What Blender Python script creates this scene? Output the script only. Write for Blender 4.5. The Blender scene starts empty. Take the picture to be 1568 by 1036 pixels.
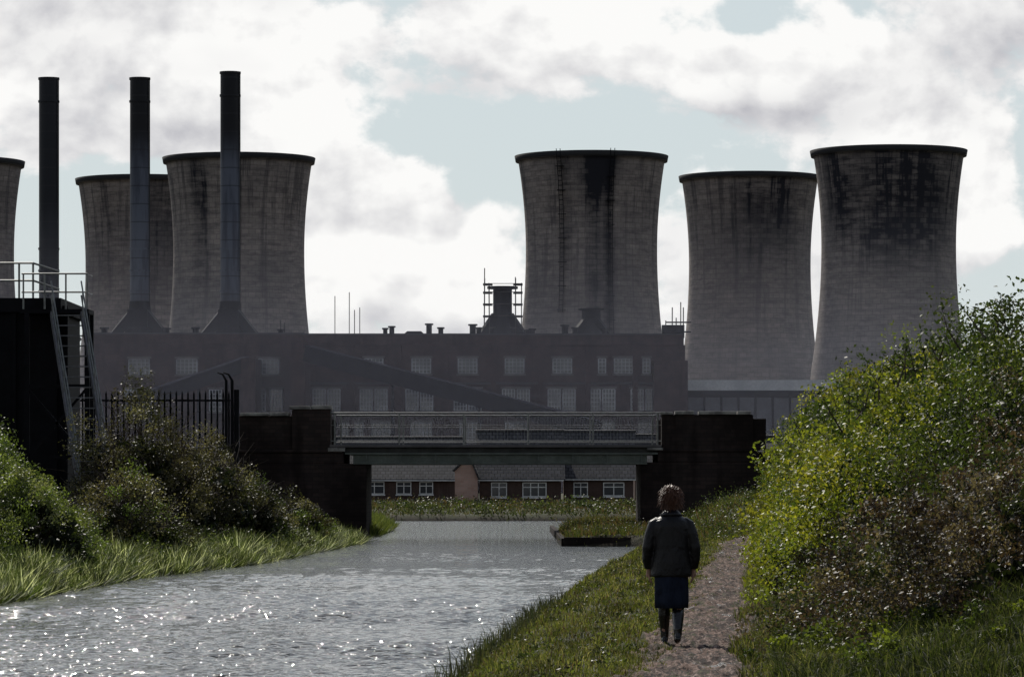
import bpy, math, random
import numpy as np
from mathutils import Vector, Matrix, noise as mnoise
rng=np.random.default_rng(7); random.seed(7)
sc=bpy.context.scene
sc.view_settings.view_transform='Standard'; sc.view_settings.look='None'; sc.view_settings.exposure=0
COL=sc.collection
# ------------------------------------------------------------------ node helpers
class G:
    def __init__(s,nt): s.nt=nt; s.nt.nodes.clear()
    def n(s,t,**k):
        x=s.nt.nodes.new(t)
        for a,b in k.items(): setattr(x,a,b)
        return x
    def put(s,sock,v):
        if v is None: return
        if isinstance(v,bpy.types.NodeSocket): s.nt.links.new(v,sock)
        else:
            if isinstance(v,(tuple,list)) and len(v)==3 and sock.type=='RGBA': v=(*v,1)
            sock.default_value=v
    def m(s,op,a,b=None,c=None,clamp=False):
        x=s.n('ShaderNodeMath',operation=op,use_clamp=clamp)
        for i,v in enumerate((a,b,c)): s.put(x.inputs[i],v)
        return x.outputs[0]
    def mix(s,f,a,b,bt='MIX'):
        x=s.n('ShaderNodeMix',data_type='RGBA',blend_type=bt)
        s.put(x.inputs[0],f); s.put(x.inputs[6],a); s.put(x.inputs[7],b); return x.outputs[2]
    def noise(s,vec,scale,detail=4,rough=.5,dist=0):
        x=s.n('ShaderNodeTexNoise'); s.put(x.inputs['Vector'],vec)
        x.inputs['Scale'].default_value=scale; x.inputs['Detail'].default_value=detail
        x.inputs['Roughness'].default_value=rough; x.inputs['Distortion'].default_value=dist
        return x.outputs['Fac']
    def ss(s,v,a,b,c=0.,d=1.):
        x=s.n('ShaderNodeMapRange',interpolation_type='SMOOTHSTEP')
        s.put(x.inputs[0],v); x.inputs[1].default_value=a; x.inputs[2].default_value=b
        x.inputs[3].default_value=c; x.inputs[4].default_value=d; return x.outputs[0]
    def mapv(s,vec,loc=(0,0,0),scale=(1,1,1),rot=(0,0,0)):
        x=s.n('ShaderNodeMapping'); s.put(x.inputs[0],vec)
        x.inputs[1].default_value=loc; x.inputs[2].default_value=rot; x.inputs[3].default_value=scale
        return x.outputs[0]
    def sep(s,v):
        x=s.n('ShaderNodeSeparateXYZ'); s.put(x.inputs[0],v); return x.outputs
    def comb(s,a,b,c):
        x=s.n('ShaderNodeCombineXYZ'); s.put(x.inputs[0],a); s.put(x.inputs[1],b); s.put(x.inputs[2],c); return x.outputs[0]
    def pos(s): return s.n('ShaderNodeNewGeometry').outputs['Position']
    def obj(s): return s.n('ShaderNodeTexCoord').outputs['Object']
    def bump(s,h,strength=.3,dist=.05):
        x=s.n('ShaderNodeBump'); x.inputs['Strength'].default_value=strength
        x.inputs['Distance'].default_value=dist; s.put(x.inputs['Height'],h); return x.outputs[0]
    def pr(s,col,rough=.8,normal=None,spec=.3,metal=0):
        x=s.n('ShaderNodeBsdfPrincipled'); s.put(x.inputs['Base Color'],col); s.put(x.inputs['Roughness'],rough)
        x.inputs['Specular IOR Level'].default_value=spec; x.inputs['Metallic'].default_value=metal
        if normal is not None: s.put(x.inputs['Normal'],normal)
        return x.outputs[0]
    def out(s,sh,vol=None):
        o=s.n('ShaderNodeOutputMaterial')
        if sh is not None: s.put(o.inputs[0],sh)
        if vol is not None: s.put(o.inputs[1],vol)
def newmat(name):
    m=bpy.data.materials.new(name); m.use_nodes=True; return m,G(m.node_tree)
def simple(name,col,col2=None,scale=2.,rough=.8,bump=.2,bdist=.02,spec=.3,metal=0,stretch=(1,1,1)):
    m,g=newmat(name)
    p=g.mapv(g.pos(),scale=stretch)
    n=g.noise(p,scale,4,.6)
    if col2 is None: col2=tuple(c*.55 for c in col)
    c=g.mix(g.ss(n,.35,.65),col,col2)
    n2=g.noise(p,scale*9,3,.6)
    c=g.mix(g.ss(n2,.3,.7,0,.35),c,tuple(x*.4 for x in col))
    g.out(g.pr(c,rough,g.bump(n2,bump,bdist),spec,metal)); return m
# ------------------------------------------------------------------ mesh helpers
def npmesh(name,verts,faces,mats,cols=None,smooth=False,mi=None,parent=None):
    verts=np.asarray(verts,np.float32); faces=np.asarray(faces,np.int32); k=faces.shape[1]
    me=bpy.data.meshes.new(name); me.vertices.add(len(verts)); me.vertices.foreach_set('co',verts.ravel())
    me.loops.add(faces.size); me.loops.foreach_set('vertex_index',faces.ravel())
    me.polygons.add(len(faces)); me.polygons.foreach_set('loop_start',np.arange(0,faces.size,k,dtype=np.int32))
    if smooth: me.polygons.foreach_set('use_smooth',np.ones(len(faces),bool))
    for m in (mats if isinstance(mats,list) else [mats]): me.materials.append(m)
    if mi is not None: me.polygons.foreach_set('material_index',np.asarray(mi,np.int32))
    me.update(calc_edges=True)
    if cols is not None:
        a=me.color_attributes.new('Col','FLOAT_COLOR','POINT')
        c=np.ones((len(verts),4),np.float32); c[:,:3]=cols; a.data.foreach_set('color',c.ravel())
    o=bpy.data.objects.new(name,me); COL.objects.link(o)
    if parent: o.parent=parent
    return o
class MB:
    def __init__(s): s.v=[]; s.f=[]; s.mi=[]
    def add(s,vs,fs,mi=0):
        b=len(s.v); s.v+= [tuple(v) for v in vs]
        for f in fs: s.f.append([b+i for i in f]); s.mi.append(mi)
    def box(s,x0,x1,y0,y1,z0,z1,mi=0):
        s.add([(x0,y0,z0),(x1,y0,z0),(x1,y1,z0),(x0,y1,z0),(x0,y0,z1),(x1,y0,z1),(x1,y1,z1),(x0,y1,z1)],
              [(0,3,2,1),(4,5,6,7),(0,1,5,4),(1,2,6,5),(2,3,7,6),(3,0,4,7)],mi)
    def tube(s,pts,rad,n=10,mi=0,ell=1.,cap=True):
        pts=[Vector(p) for p in pts]; rings=[]; b=len(s.v)
        if not isinstance(rad,(list,tuple)): rad=[rad]*len(pts)
        up=Vector((0,1,0))
        for i,p in enumerate(pts):
            t=(pts[min(i+1,len(pts)-1)]-pts[max(i-1,0)]).normalized()
            u=up if abs(t.dot(up))<.95 else Vector((1,0,0))
            a=t.cross(u).normalized(); c=a.cross(t).normalized()
            r=rad[i]
            for j in range(n):
                th=2*math.pi*j/n
                s.v.append(tuple(p+a*(math.cos(th)*r)+c*(math.sin(th)*r*ell)))
        for i in range(len(pts)-1):
            for j in range(n):
                k=(j+1)%n
                s.f.append([b+i*n+j,b+i*n+k,b+(i+1)*n+k,b+(i+1)*n+j]); s.mi.append(mi)
        if cap:
            s.f.append([b+j for j in range(n)][::-1]); s.mi.append(mi)
            s.f.append([b+(len(pts)-1)*n+j for j in range(n)]); s.mi.append(mi)
    def beam(s,p0,p1,w,h,mi=0):
        p0=Vector(p0);p1=Vector(p1);t=(p1-p0).normalized()
        u=Vector((0,0,1)) if abs(t.z)<.95 else Vector((0,1,0))
        a=t.cross(u).normalized()*w/2; c=a.cross(t).normalized()*h/2
        vs=[p0-a-c,p0+a-c,p0+a+c,p0-a+c,p1-a-c,p1+a-c,p1+a+c,p1-a+c]
        s.add(vs,[(0,1,2,3),(7,6,5,4),(0,4,5,1),(1,5,6,2),(2,6,7,3),(3,7,4,0)],mi)
    def loft(s,rings,n=24,mi=0):
        b=len(s.v)
        for (cx,cy,z,rx,ry) in rings:
            for j in range(n):
                th=2*math.pi*j/n; s.v.append((cx+rx*math.cos(th),cy+ry*math.sin(th),z))
        for i in range(len(rings)-1):
            for j in range(n):
                k=(j+1)%n; s.f.append([b+i*n+j,b+i*n+k,b+(i+1)*n+k,b+(i+1)*n+j]); s.mi.append(mi)
        s.f.append([b+j for j in range(n)][::-1]); s.mi.append(mi)
        s.f.append([b+(len(rings)-1)*n+j for j in range(n)]); s.mi.append(mi)
    def obj(s,name,mats,parent=None,smooth=False,bevel=0):
        me=bpy.data.meshes.new(name); me.from_pydata(s.v,[],s.f)
        for m in (mats if isinstance(mats,list) else [mats]): me.materials.append(m)
        me.polygons.foreach_set('material_index',s.mi)
        if smooth: me.polygons.foreach_set('use_smooth',[True]*len(s.f))
        me.update(); o=bpy.data.objects.new(name,me); COL.objects.link(o)
        if parent: o.parent=parent
        if bevel:
            b=o.modifiers.new('b','BEVEL'); b.width=bevel; b.segments=2; b.limit_method='ANGLE'
        return o
def empty(name,loc=(0,0,0)):
    e=bpy.data.objects.new(name,None); COL.objects.link(e); e.location=loc; return e
# ------------------------------------------------------------------ camera
cam=bpy.data.cameras.new('camera'); co=bpy.data.objects.new('camera',cam); COL.objects.link(co); sc.camera=co
cam.sensor_width=36; cam.lens=135; cam.shift_y=0.1415; cam.clip_start=.5; cam.clip_end=9000
co.location=(0,0,1.7); co.rotation_euler=(math.radians(90),0,0)
# ------------------------------------------------------------------ light
EL=math.radians(40); AZ=math.radians(-18)
sd=Vector((math.sin(AZ)*math.cos(EL),math.cos(AZ)*math.cos(EL),math.sin(EL)))
sl=bpy.data.lights.new('sun','SUN'); sl.energy=5.0; sl.angle=math.radians(.5); sl.color=(1,.95,.86)
so=bpy.data.objects.new('sun',sl); COL.objects.link(so); so.rotation_euler=sd.to_track_quat('Z','Y').to_euler()
w=bpy.data.worlds.new('World'); sc.world=w; w.use_nodes=True; g=G(w.node_tree)
sky=g.n('ShaderNodeTexSky',sky_type='NISHITA',sun_disc=False); sky.sun_elevation=EL; sky.sun_rotation=AZ%(2*math.pi)
d=g.n('ShaderNodeTexCoord').outputs['Generated']; X,Y,Z=g.sep(d)
def clouds(off,det):
    v=g.mapv(d,loc=(off[0]+.35,.2,off[1]+.1),scale=(1,.6,1.35))
    return g.noise(v,15,det,.58,.12)
n0=clouds((0,0),7); n1=clouds((-.004,.009),4)
def bumpf(px,py,sx,sy,amp):
    x0=(px-784)/5880; z0=(740-py)/5880
    a=g.m('MULTIPLY_ADD',X,5880/sx,-x0*5880/sx); b=g.m('MULTIPLY_ADD',Z,5880/sy,-z0*5880/sy)
    e=g.m('EXPONENT',g.m('MULTIPLY',g.m('MULTIPLY_ADD',a,a,g.m('MULTIPLY',b,b)),-1))
    return g.m('MULTIPLY',e,amp)
def add(lst):
    s=lst[0]
    for q in lst[1:]: s=g.m('ADD',s,q)
    return s
place=add([bumpf(200,30,420,100,.13),bumpf(760,70,300,60,.09),bumpf(700,210,250,42,-.17),bumpf(575,345,105,72,.30),
  bumpf(310,215,130,36,.20),bumpf(740,280,90,30,-.10),bumpf(1300,120,240,70,.12),
  bumpf(1530,250,110,150,.13),bumpf(1080,45,100,28,-.12),bumpf(90,230,80,40,.12),bumpf(150,300,80,30,-.10)])
dens=g.m('ADD',n0,place)
cov=g.ss(dens,.46,.525)
lit=g.m('MULTIPLY_ADD',g.m('SUBTRACT',n0,n1),4.6,.86,clamp=True)
big=g.noise(g.mapv(d,loc=(3,1,2),scale=(1,1,1.9)),14,3,.5)
darkm=add([bumpf(700,140,240,28,.2),bumpf(1130,180,220,28,.42),bumpf(120,150,150,30,.1),bumpf(430,110,120,26,.1)])
lit2=g.m('SUBTRACT',g.m('ADD',lit,g.m('MULTIPLY_ADD',big,-1.9,.97)),darkm,clamp=True)
ccol=g.mix(lit2,(4.7,4.7,5.1),(9.7,9.65,9.5))
base=g.mix(.92,sky.outputs[0],(6.1,6.85,7.1))
c=g.mix(cov,base,ccol)
low=g.ss(Z,.005,.06,.35,0.)
c=g.mix(low,c,(7.6,7.7,7.8))
c=g.mix(g.ss(Z,.14,.50,0.,.82),c,sky.outputs[0])
fac=g.ss(Y,-.9,.8,.75,1.)
c=g.mix(fac,(0,0,0),c)
bg=g.n('ShaderNodeBackground'); g.put(bg.inputs[0],c); bg.inputs[1].default_value=.1
wo=g.n('ShaderNodeOutputWorld'); g.nt.links.new(bg.outputs[0],wo.inputs[0])
# ------------------------------------------------------------------ terrain
def path_r(y): return 2.12+.0650*(y-34)
def path_l(y): return 1.00+.0668*(y-34)
def XR(y): return np.interp(y,[-80,0,41,73,120,125.4,125.9,165,172,174],[-5,-2.2,-.41,1.19,4.1,4.4,1.75,2.1,2.6,60])
def XL(y): return np.interp(y,[-80,0,67,83,99,131,167,211],[-16,-11.5,-8.9,-8.25,-6.6,-5.4,-5.4,-6.5])
def sst(t): t=np.clip(t,0,1); return t*t*(3-2*t)
def wob(x,y): return .5*np.sin(x*1.9+y*.7)+.3*np.sin(x*4.3-y*2.1+1)+.2*np.sin(y*3.7+x*.6+2)
def H(x,y):
    x=np.asarray(x,float); y=np.asarray(y,float)
    e=.10*wob(x*.3,y*.8)
    dd=np.minimum(np.minimum(x-XL(y)+e,XR(y)-x+e),211-y)
    z=np.interp(dd,[-.9,-.35,0,.15,.7],[0,-.08,-.36,-.9,-1.3])
    land=(dd<0)
    er=x-path_r(y)
    z=z+np.where(land,sst(er/4)*.9*(y<135)*sst((y-20)/16),0)
    z=z+np.where(land,sst((y-112)/22)*sst((x-5.6)/2.5)*1.1*(1-sst((y-151)/8)),0)
    z=z+np.where(land&(x<0),sst((XL(y)-x-.3)/5)*.7*(1-sst((y-150)/20)),0)
    z=z+np.where(land&(y>211),sst((y-213)/10)*.25,0)
    z=z+.03*wob(x,y)*land*(1-((x>path_l(y)-.1)&(x<path_r(y)+.1)&(y<135))*.7)
    return z
ys=np.concatenate([np.arange(-80,28,4),np.arange(28,135,.5),np.arange(135,235,.8),np.geomspace(236,5000,45)])
xs=np.concatenate([-np.geomspace(15.2,3000,40)[::-1],np.arange(-15,15,.14),np.geomspace(15.2,3000,40)])
XX,YY=np.meshgrid(xs,ys); ZZ=H(XX,YY)
V=np.stack([XX,YY,ZZ],-1).reshape(-1,3); nx=len(xs); ny=len(ys)
def grid(ny,nx):
    i,j=np.meshgrid(np.arange(ny-1),np.arange(nx-1),indexing='ij'); a=(i*nx+j).ravel()
    return np.stack([a,a+1,a+nx+1,a+nx],-1)
m,g=newmat('ground_grass'); p=g.pos(); n=g.noise(p,1.3,4,.6); n2=g.noise(p,14,4,.7)
c=g.mix(g.ss(n,.35,.65),(.045,.055,.022),(.055,.045,.03)); c=g.mix(g.ss(n2,.4,.65),c,(.025,.028,.015))
zz=g.sep(p)[2]; c=g.mix(g.ss(zz,-.3,-.1),(.03,.025,.018),c)
g.out(g.pr(c,.9,g.bump(n2,.8,.06),.1)); npmesh('ground',V,grid(ny,nx),m,smooth=True)
# water : one sheet, wind ripples modelled in the mesh, finest near the towpath
m,g=newmat('water'); p=g.pos()
w2=g.noise(g.mapv(p,scale=(.8,1,1)),12,2,.6)
x=g.n('ShaderNodeBsdfPrincipled'); x.inputs['Base Color'].default_value=(.012,.015,.010,1); x.inputs['Roughness'].default_value=.055
x.inputs['IOR'].default_value=1.33; x.inputs['Specular IOR Level'].default_value=.5; g.put(x.inputs['Normal'],g.bump(w2,.8,.04)); g.out(x.outputs[0])
yy=[-80.,-20,10,30]; y=37.
while y<212: yy.append(y); y+=.042*(y/40)**1.6
yy.append(212.); yy=np.array(yy)
xx=np.concatenate([[-20,-16,-13],np.arange(-11,5.4,.048),[7,12,30,70]])
XX,YY=np.meshgrid(xx,yy); Z=np.zeros_like(XX); dy=np.gradient(yy)[:,None]
amp=.35+.65*sst((.5+.5*np.sin(YY*.21+XX*.13+1)*np.sin(YY*.083-XX*.31+2)+.3*np.sin(YY*.57+XX*.2))*1.2)
r2=np.random.default_rng(3)
for k in range(60):
    lam=.15*(.42/.15)**r2.uniform(); th=r2.normal(.1,.6); kx=2*np.pi/lam*math.sin(th); ky=2*np.pi/lam*math.cos(th)
    Z+= .0098*lam*np.clip(lam/(dy*2.8)-.4,0,1)*np.sin(kx*XX+ky*YY+r2.uniform(0,6.28)+1.3*np.sin(XX*.9+YY*.6+k)+.8*np.sin(XX*1.7-YY*1.1+2*k))
Z=Z*amp
Z=np.where((YY<36)|(np.abs(XX)>11),0,Z)-.35
npmesh('canal_water',np.stack([XX,YY,Z],-1).reshape(-1,3),grid(len(yy),len(xx)),m,smooth=True)
# towpath
ysp=np.arange(5,128,.12); us=np.linspace(0,1,40)
vp=[]
for y in ysp:
    for k,u in enumerate(us):
        wl=.07*math.sin(y*1.3)+.05*math.sin(y*3.1)
        xx=(path_l(y)-.02+wl)*(1-u)+(path_r(y)+.05-wl*.6)*u
        if y>105: xx+= (y-105)**2*.0035
        zc=float(H(xx,y)); edge=min(u,1-u)
        nz=.04*mnoise.noise(Vector((xx*2.6,y*.9,0)))+.045*mnoise.noise(Vector((xx*8,y*3,3)))+.03*mnoise.noise(Vector((xx*19,y*7,8)))
        vp.append((xx,y,zc+.045+nz-(.06 if edge<.01 else 0)))
m,g=newmat('mud_path'); p=g.pos(); n=g.noise(g.mapv(p,scale=(1,.25,1)),3.5,6,.7,.5); n2=g.noise(g.mapv(p,scale=(1,.22,1)),18,4,.8)
c=g.mix(g.ss(n,.43,.57),(.145,.092,.072),(.040,.025,.021)); c=g.mix(g.ss(n2,.54,.62),c,(.27,.20,.17)); c=g.mix(g.ss(n2,.48,.41),c,(.016,.011,.010))
gr=g.ss(g.noise(g.mapv(p,loc=(9,0,0),scale=(1,.4,1)),5,4,.7),.55,.62); c=g.mix(g.m('MULTIPLY',gr,.75),c,(.045,.05,.018))
wet=g.ss(g.noise(g.mapv(p,loc=(5,3,1),scale=(1,.3,1)),3,4,.7),.60,.66)
c=g.mix(wet,c,(.03,.02,.018)); r=g.m('SUBTRACT',.95,g.m('MULTIPLY',wet,.7))
g.out(g.pr(c,r,g.bump(n2,1.,.09),.15)); npmesh('towpath',vp,grid(len(ysp),len(us)),m,smooth=True)
# ------------------------------------------------------------------ foliage generators
def leafmat(name,trans=.35,rough=.45,spec=.4):
    m,g=newmat(name); a=g.n('ShaderNodeAttribute',attribute_name='Col').outputs['Color']
    pz=g.pr(a,rough,None,spec); t=g.n('ShaderNodeBsdfTranslucent'); tc=g.mix(1.,a,(1.4,1.5,.65),'MULTIPLY'); g.put(t.inputs[0],tc)
    mx=g.n('ShaderNodeMixShader'); mx.inputs[0].default_value=trans; g.put(mx.inputs[1],pz); g.put(mx.inputs[2],t.outputs[0])
    g.out(mx.outputs[0]); return m
LEAF=leafmat('leaf',.36,.5,.16); GRASS=leafmat('grass_blade',.35,.6,.12); DRY=leafmat('dry_stem',.2,.6,.2)
def nrm(v): return v/np.maximum(np.linalg.norm(v,axis=1,keepdims=True),1e-6)
def leaves(name,P,size,cols,mat=None,bias=.5,asp=.55,parent=None):
    n=len(P); nn=rng.normal(size=(n,3)); nn[:,2]+=bias; nn=nrm(nn)
    t=nrm(np.cross(nn,rng.normal(size=(n,3)))); b=np.cross(nn,t); s=np.asarray(size).reshape(-1,1)*rng.uniform(.6,1.3,(n,1))
    v=np.stack([P-t*s*.5,P+b*s*asp*.5+nn*s*.08,P+t*s*.5,P-b*s*asp*.5+nn*s*.08],1).reshape(-1,3)
    f=np.arange(n*4).reshape(-1,4); return npmesh(name,v,f,mat or LEAF,np.repeat(cols,4,0),parent=parent)
def blades(name,P,h,wd,cols,lean=.4,mat=None,parent=None,seg=3):
    n=len(P); h=np.asarray(h)*np.ones(n); wd=np.asarray(wd)*np.ones(n); th=rng.uniform(0,2*np.pi,n)
    sx=np.stack([np.cos(th),np.sin(th)*.5,0*th],-1)*wd[:,None]*.5
    l=rng.normal(size=(n,2))*lean; ld=np.stack([l[:,0],l[:,1],0*th],-1)*h[:,None]
    up=np.array([0,0,1.])*h[:,None]; tip=P+up*(1-.25*np.clip(np.abs(l).sum(1),0,2))[:,None]+ld
    if seg==1:
        v=np.stack([P-sx*1.3,P+sx*1.3,tip],1).reshape(-1,3); return npmesh(name,v,np.arange(3*n).reshape(-1,3),mat or GRASS,np.repeat(cols,3,0),parent=parent)
    mid=P+up*.6+ld*.3
    v=np.stack([P-sx,P+sx,mid+sx*.75,mid-sx*.75,tip],1).reshape(-1,3)
    a=np.arange(n)[:,None]*5; f=np.concatenate([a+[0,1,2],a+[0,2,3],a+[3,2,4]])
    return npmesh(name,v,f,mat or GRASS,np.repeat(cols,5,0),parent=parent)
def pick(n,pal,var=.25,wt=None):
    pal=np.array(pal); k=rng.choice(len(pal),n,p=wt); return pal[k]*rng.uniform(1-var,1+var,(n,1))
def clumpleaf(C,R,nper,cols,size,shell=2.5):
    K=len(C); n=K*nper; u=nrm(rng.normal(size=(n,3))); r=rng.uniform(0,1,(n,1))**(1/shell)
    P=np.repeat(C,nper,0)+u*r*np.repeat(R,nper,0); c=np.repeat(cols,nper,0)*rng.uniform(.6,1.4,(n,1))
    s=np.repeat(size,nper); return P,s,c
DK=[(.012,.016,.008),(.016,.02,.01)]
def hedge(y0,y1,K,hmax,wide,nper,rad,ls,pal,wt=None,off=.2,pw=1.,core=True,lo=.6):
    out=[]
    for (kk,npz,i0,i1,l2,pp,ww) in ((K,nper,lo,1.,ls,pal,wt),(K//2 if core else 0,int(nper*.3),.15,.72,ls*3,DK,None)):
        if kk==0: continue
        y=y0+(y1-y0)*rng.uniform(0,1,kk)**pw; th=rng.uniform(0,np.pi/2+.35,kk)
        inn=rng.uniform(i0,i1,kk); lump=1+.12*np.sin(y*.9+2*th)+.08*np.sin(y*2.3+th*5)
        t=wide*(1-np.cos(th)*inn*lump); z=hmax*np.sin(th)*inn*lump
        x=path_r(y)+off+t; C=np.stack([x,y,z+np.maximum(H(x,y),0)*.3],-1)
        R=rad*rng.uniform(.5,1.3,(kk,1))*np.array([[1,1,.8]])
        c=pick(kk,pp,.4,ww); P,s,cc=clumpleaf(C,R,npz,c,l2*np.ones(kk),2.5)
        k=P[:,2]>H(P[:,0],P[:,1]); out.append((P[k],s[k],cc[k]))
    return [np.concatenate([o[i] for o in out]) for i in range(3)]
bright=[(.16,.17,.025),(.115,.135,.02),(.21,.195,.03),(.04,.058,.014)]
darkg=[(.028,.042,.012),(.044,.060,.015),(.07,.085,.022),(.014,.02,.008)]
bramb=[(.06,.038,.032),(.036,.024,.022),(.105,.08,.068),(.036,.042,.018),(.02,.017,.013)]
def cat(L,name):
    leaves(name,np.concatenate([l[0] for l in L]),np.concatenate([l[1] for l in L]),np.concatenate([l[2] for l in L]))
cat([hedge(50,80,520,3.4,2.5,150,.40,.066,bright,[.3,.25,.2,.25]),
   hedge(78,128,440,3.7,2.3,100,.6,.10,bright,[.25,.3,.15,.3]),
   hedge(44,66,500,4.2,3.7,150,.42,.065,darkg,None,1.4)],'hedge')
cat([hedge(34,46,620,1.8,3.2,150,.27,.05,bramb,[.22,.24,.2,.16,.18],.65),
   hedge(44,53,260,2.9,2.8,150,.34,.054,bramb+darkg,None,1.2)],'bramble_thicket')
cat([hedge(31,42,220,.45,1.8,80,.14,.05,darkg+bright[1:2],None,.2,core=False)],'nettle_patch')
TWIG=simple('twig',(.07,.05,.035),(.03,.022,.016),8)
def sprigs(name,pts,hgt,pal,ls,nl=26,parent=None):
    mb=MB(); Ps=[]
    for p in pts:
        p=Vector(p); q=p+Vector((random.gauss(0,.2),random.gauss(0,.2),hgt*random.uniform(.4,1.1)))
        mid=(p+q)/2+Vector((random.gauss(0,.07),0,0)); mb.tube([p,mid,q],[.012,.008,.003],4,cap=False)
        for k in range(nl):
            t=random.uniform(.0,1); b=p.lerp(q,t); w_=.13*(1.1-t); Ps.append((b.x+random.gauss(0,w_),b.y+random.gauss(0,w_),b.z+random.gauss(0,.05)))
    o=mb.obj(name+'_twigs',TWIG)
    Ps=np.array(Ps); l=leaves(name+'_leaves',Ps,ls*np.ones(len(Ps)),pick(len(Ps),pal,.4)); 
    e=empty(name); o.parent=e; l.parent=e; return e
pts=[]
for k in range(260):
    y=random.uniform(46,118); f=random.uniform(.2,1.1); w_=3.7+1.4 if y<62 else 2.6; hm=4.15 if y<62 else 3.6
    x=path_r(y)+w_*f; z=hm*math.sqrt(max(0,1-(1-min(1,f))**2)); pts.append((x,y,z-.25))
sprigs('hawthorn_shoots',pts,.5,darkg+bright[3:],.065,44)
# ---- left bushes
def bush(name,cx,cy,rx,ry,hz,K,nper,rad,ls,pal,wt=None,twigs=0):
    e=empty(name)
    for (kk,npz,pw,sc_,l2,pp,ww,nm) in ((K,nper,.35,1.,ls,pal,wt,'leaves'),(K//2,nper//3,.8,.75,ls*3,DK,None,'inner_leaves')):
        u=nrm(rng.normal(size=(kk,3))); u[:,2]=np.abs(u[:,2]); inn=rng.uniform(.3,1,(kk,1))**pw*sc_
        C=np.array([cx,cy,0])+u*inn*np.array([rx,ry,hz])*(1+.12*np.sin(u[:,:1]*7+u[:,2:]*9))
        R=rad*rng.uniform(.5,1.3,(kk,1))*np.array([[1,1,.8]]); P,s,c=clumpleaf(C,R,npz,pick(kk,pp,.4,ww),l2*np.ones(kk))
        k=P[:,2]>H(P[:,0],P[:,1]); l=leaves(name+'_'+nm,P[k],s[k],c[k]); l.parent=e
    mb=MB()
    for k in range(12+twigs):
        a=random.uniform(0,2*math.pi); r=random.uniform(.2,1.0); el=random.uniform(.3,1.)
        q=Vector((cx+rx*r*math.cos(a),cy+ry*r*math.sin(a),hz*el*random.uniform(.85,1.14)*math.sqrt(max(0.05,1-.5*r*r))))
        p=Vector((cx+random.uniform(-.4,.4),cy+random.uniform(-.4,.4),0)); md=p.lerp(q,.5)+Vector((random.gauss(0,.2),0,.3))
        mb.tube([p,md,q],[.04,.02,.004],5,cap=False)
        if k>12:
            for _ in range(4):
                b=md.lerp(q,random.uniform(0,1)); e2=b+Vector((random.gauss(0,.35),random.gauss(0,.3),random.uniform(.05,.5))); mb.tube([b,e2],[.009,.003],4,cap=False)
    o=mb.obj(name+'_branches',TWIG,e); return e
g1=[(.095,.125,.034),(.13,.155,.05),(.03,.042,.014),(.19,.20,.10)]
g2=[(.042,.042,.021),(.062,.052,.032),(.02,.02,.011),(.11,.098,.062)]
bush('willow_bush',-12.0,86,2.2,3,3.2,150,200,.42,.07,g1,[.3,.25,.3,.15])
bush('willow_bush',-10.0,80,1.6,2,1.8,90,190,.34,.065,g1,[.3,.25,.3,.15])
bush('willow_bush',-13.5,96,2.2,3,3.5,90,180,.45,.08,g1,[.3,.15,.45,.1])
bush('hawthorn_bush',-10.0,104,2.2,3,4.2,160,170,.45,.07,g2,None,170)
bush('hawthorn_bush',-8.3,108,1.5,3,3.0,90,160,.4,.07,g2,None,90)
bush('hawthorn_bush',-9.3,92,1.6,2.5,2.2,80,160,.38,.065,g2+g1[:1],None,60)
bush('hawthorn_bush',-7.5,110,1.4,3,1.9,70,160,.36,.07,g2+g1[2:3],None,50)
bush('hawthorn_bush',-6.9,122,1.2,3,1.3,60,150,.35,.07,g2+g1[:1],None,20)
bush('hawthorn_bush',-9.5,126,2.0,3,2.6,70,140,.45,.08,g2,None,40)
# ---- reeds (left edge)
n=44000; y=58+75*rng.uniform(0,1,n)**1.1; dlt=np.abs(rng.normal(0,.6,n)); x=XL(y)-dlt+.25
P=np.stack([x,y,np.maximum(H(x,y),-.4)],-1)
cl=.5+.5*np.sin(x*3.1+y*1.2)*np.sin(y*.83-x*1.1+1); cl2=.5+.5*np.sin(x*1.3+y*2.9)*np.sin(y*1.7+2)
hh=rng.uniform(.2,.7,n)*(.35+.75*cl)
blades('reed_bed',P,hh,.026,pick(n,[(.075,.10,.032),(.17,.18,.11),(.03,.042,.017),(.60,.60,.52)],.4,[.34,.18,.32,.16])*(.3+1.1*cl2[:,None]),.6,seg=1)
n=30000; y=60+76*rng.uniform(0,1,n); x=XL(y)-rng.uniform(.6,6,n); P=np.stack([x,y,H(x,y)],-1)
cl=.5+.5*np.sin(x*2.1+y*1.7)*np.sin(y*.73-x*2.1+1)
blades('bank_grass',P,rng.uniform(.2,.65,n)*(.3+.9*cl),.028,pick(n,[(.030,.042,.014),(.05,.068,.022),(.016,.021,.010),(.15,.15,.10)],.35),.6,seg=1)
# ---- towpath verge grass
Ps=[];hs=[]
def verge(n,y0,y1,fx0,fx1,h0,h1,pw=1.6):
    y=y0+(y1-y0)*rng.uniform(0,1,n)**pw; u=rng.uniform(0,1,n); x=fx0(y)*(1-u)+fx1(y)*u
    cl=.5+.5*np.sin(x*5.1+y*2.2)*np.sin(x*2.3-y*3.1+1); k=rng.uniform(0,1,n)<(.15+.85*cl)
    P=np.stack([x,y,H(x,y)-.01],-1)[k]; Ps.append(P); hs.append((rng.uniform(h0,h1,n)*(.35+1.*cl))[k])
verge(105000,32,126,lambda y:XR(y)-.05,lambda y:path_l(y)+.08,.04,.15)
verge(12000,32,126,lambda y:path_l(y),lambda y:path_l(y)+.3+.12*np.sin(y*.9),.04,.11)
verge(4000,32,126,lambda y:path_l(y)+.3,lambda y:path_r(y),.03,.07)
verge(16000,32,60,lambda y:path_r(y)-.14-.1*np.sin(y*.7),lambda y:path_r(y)+.9,.08,.28)
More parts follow.
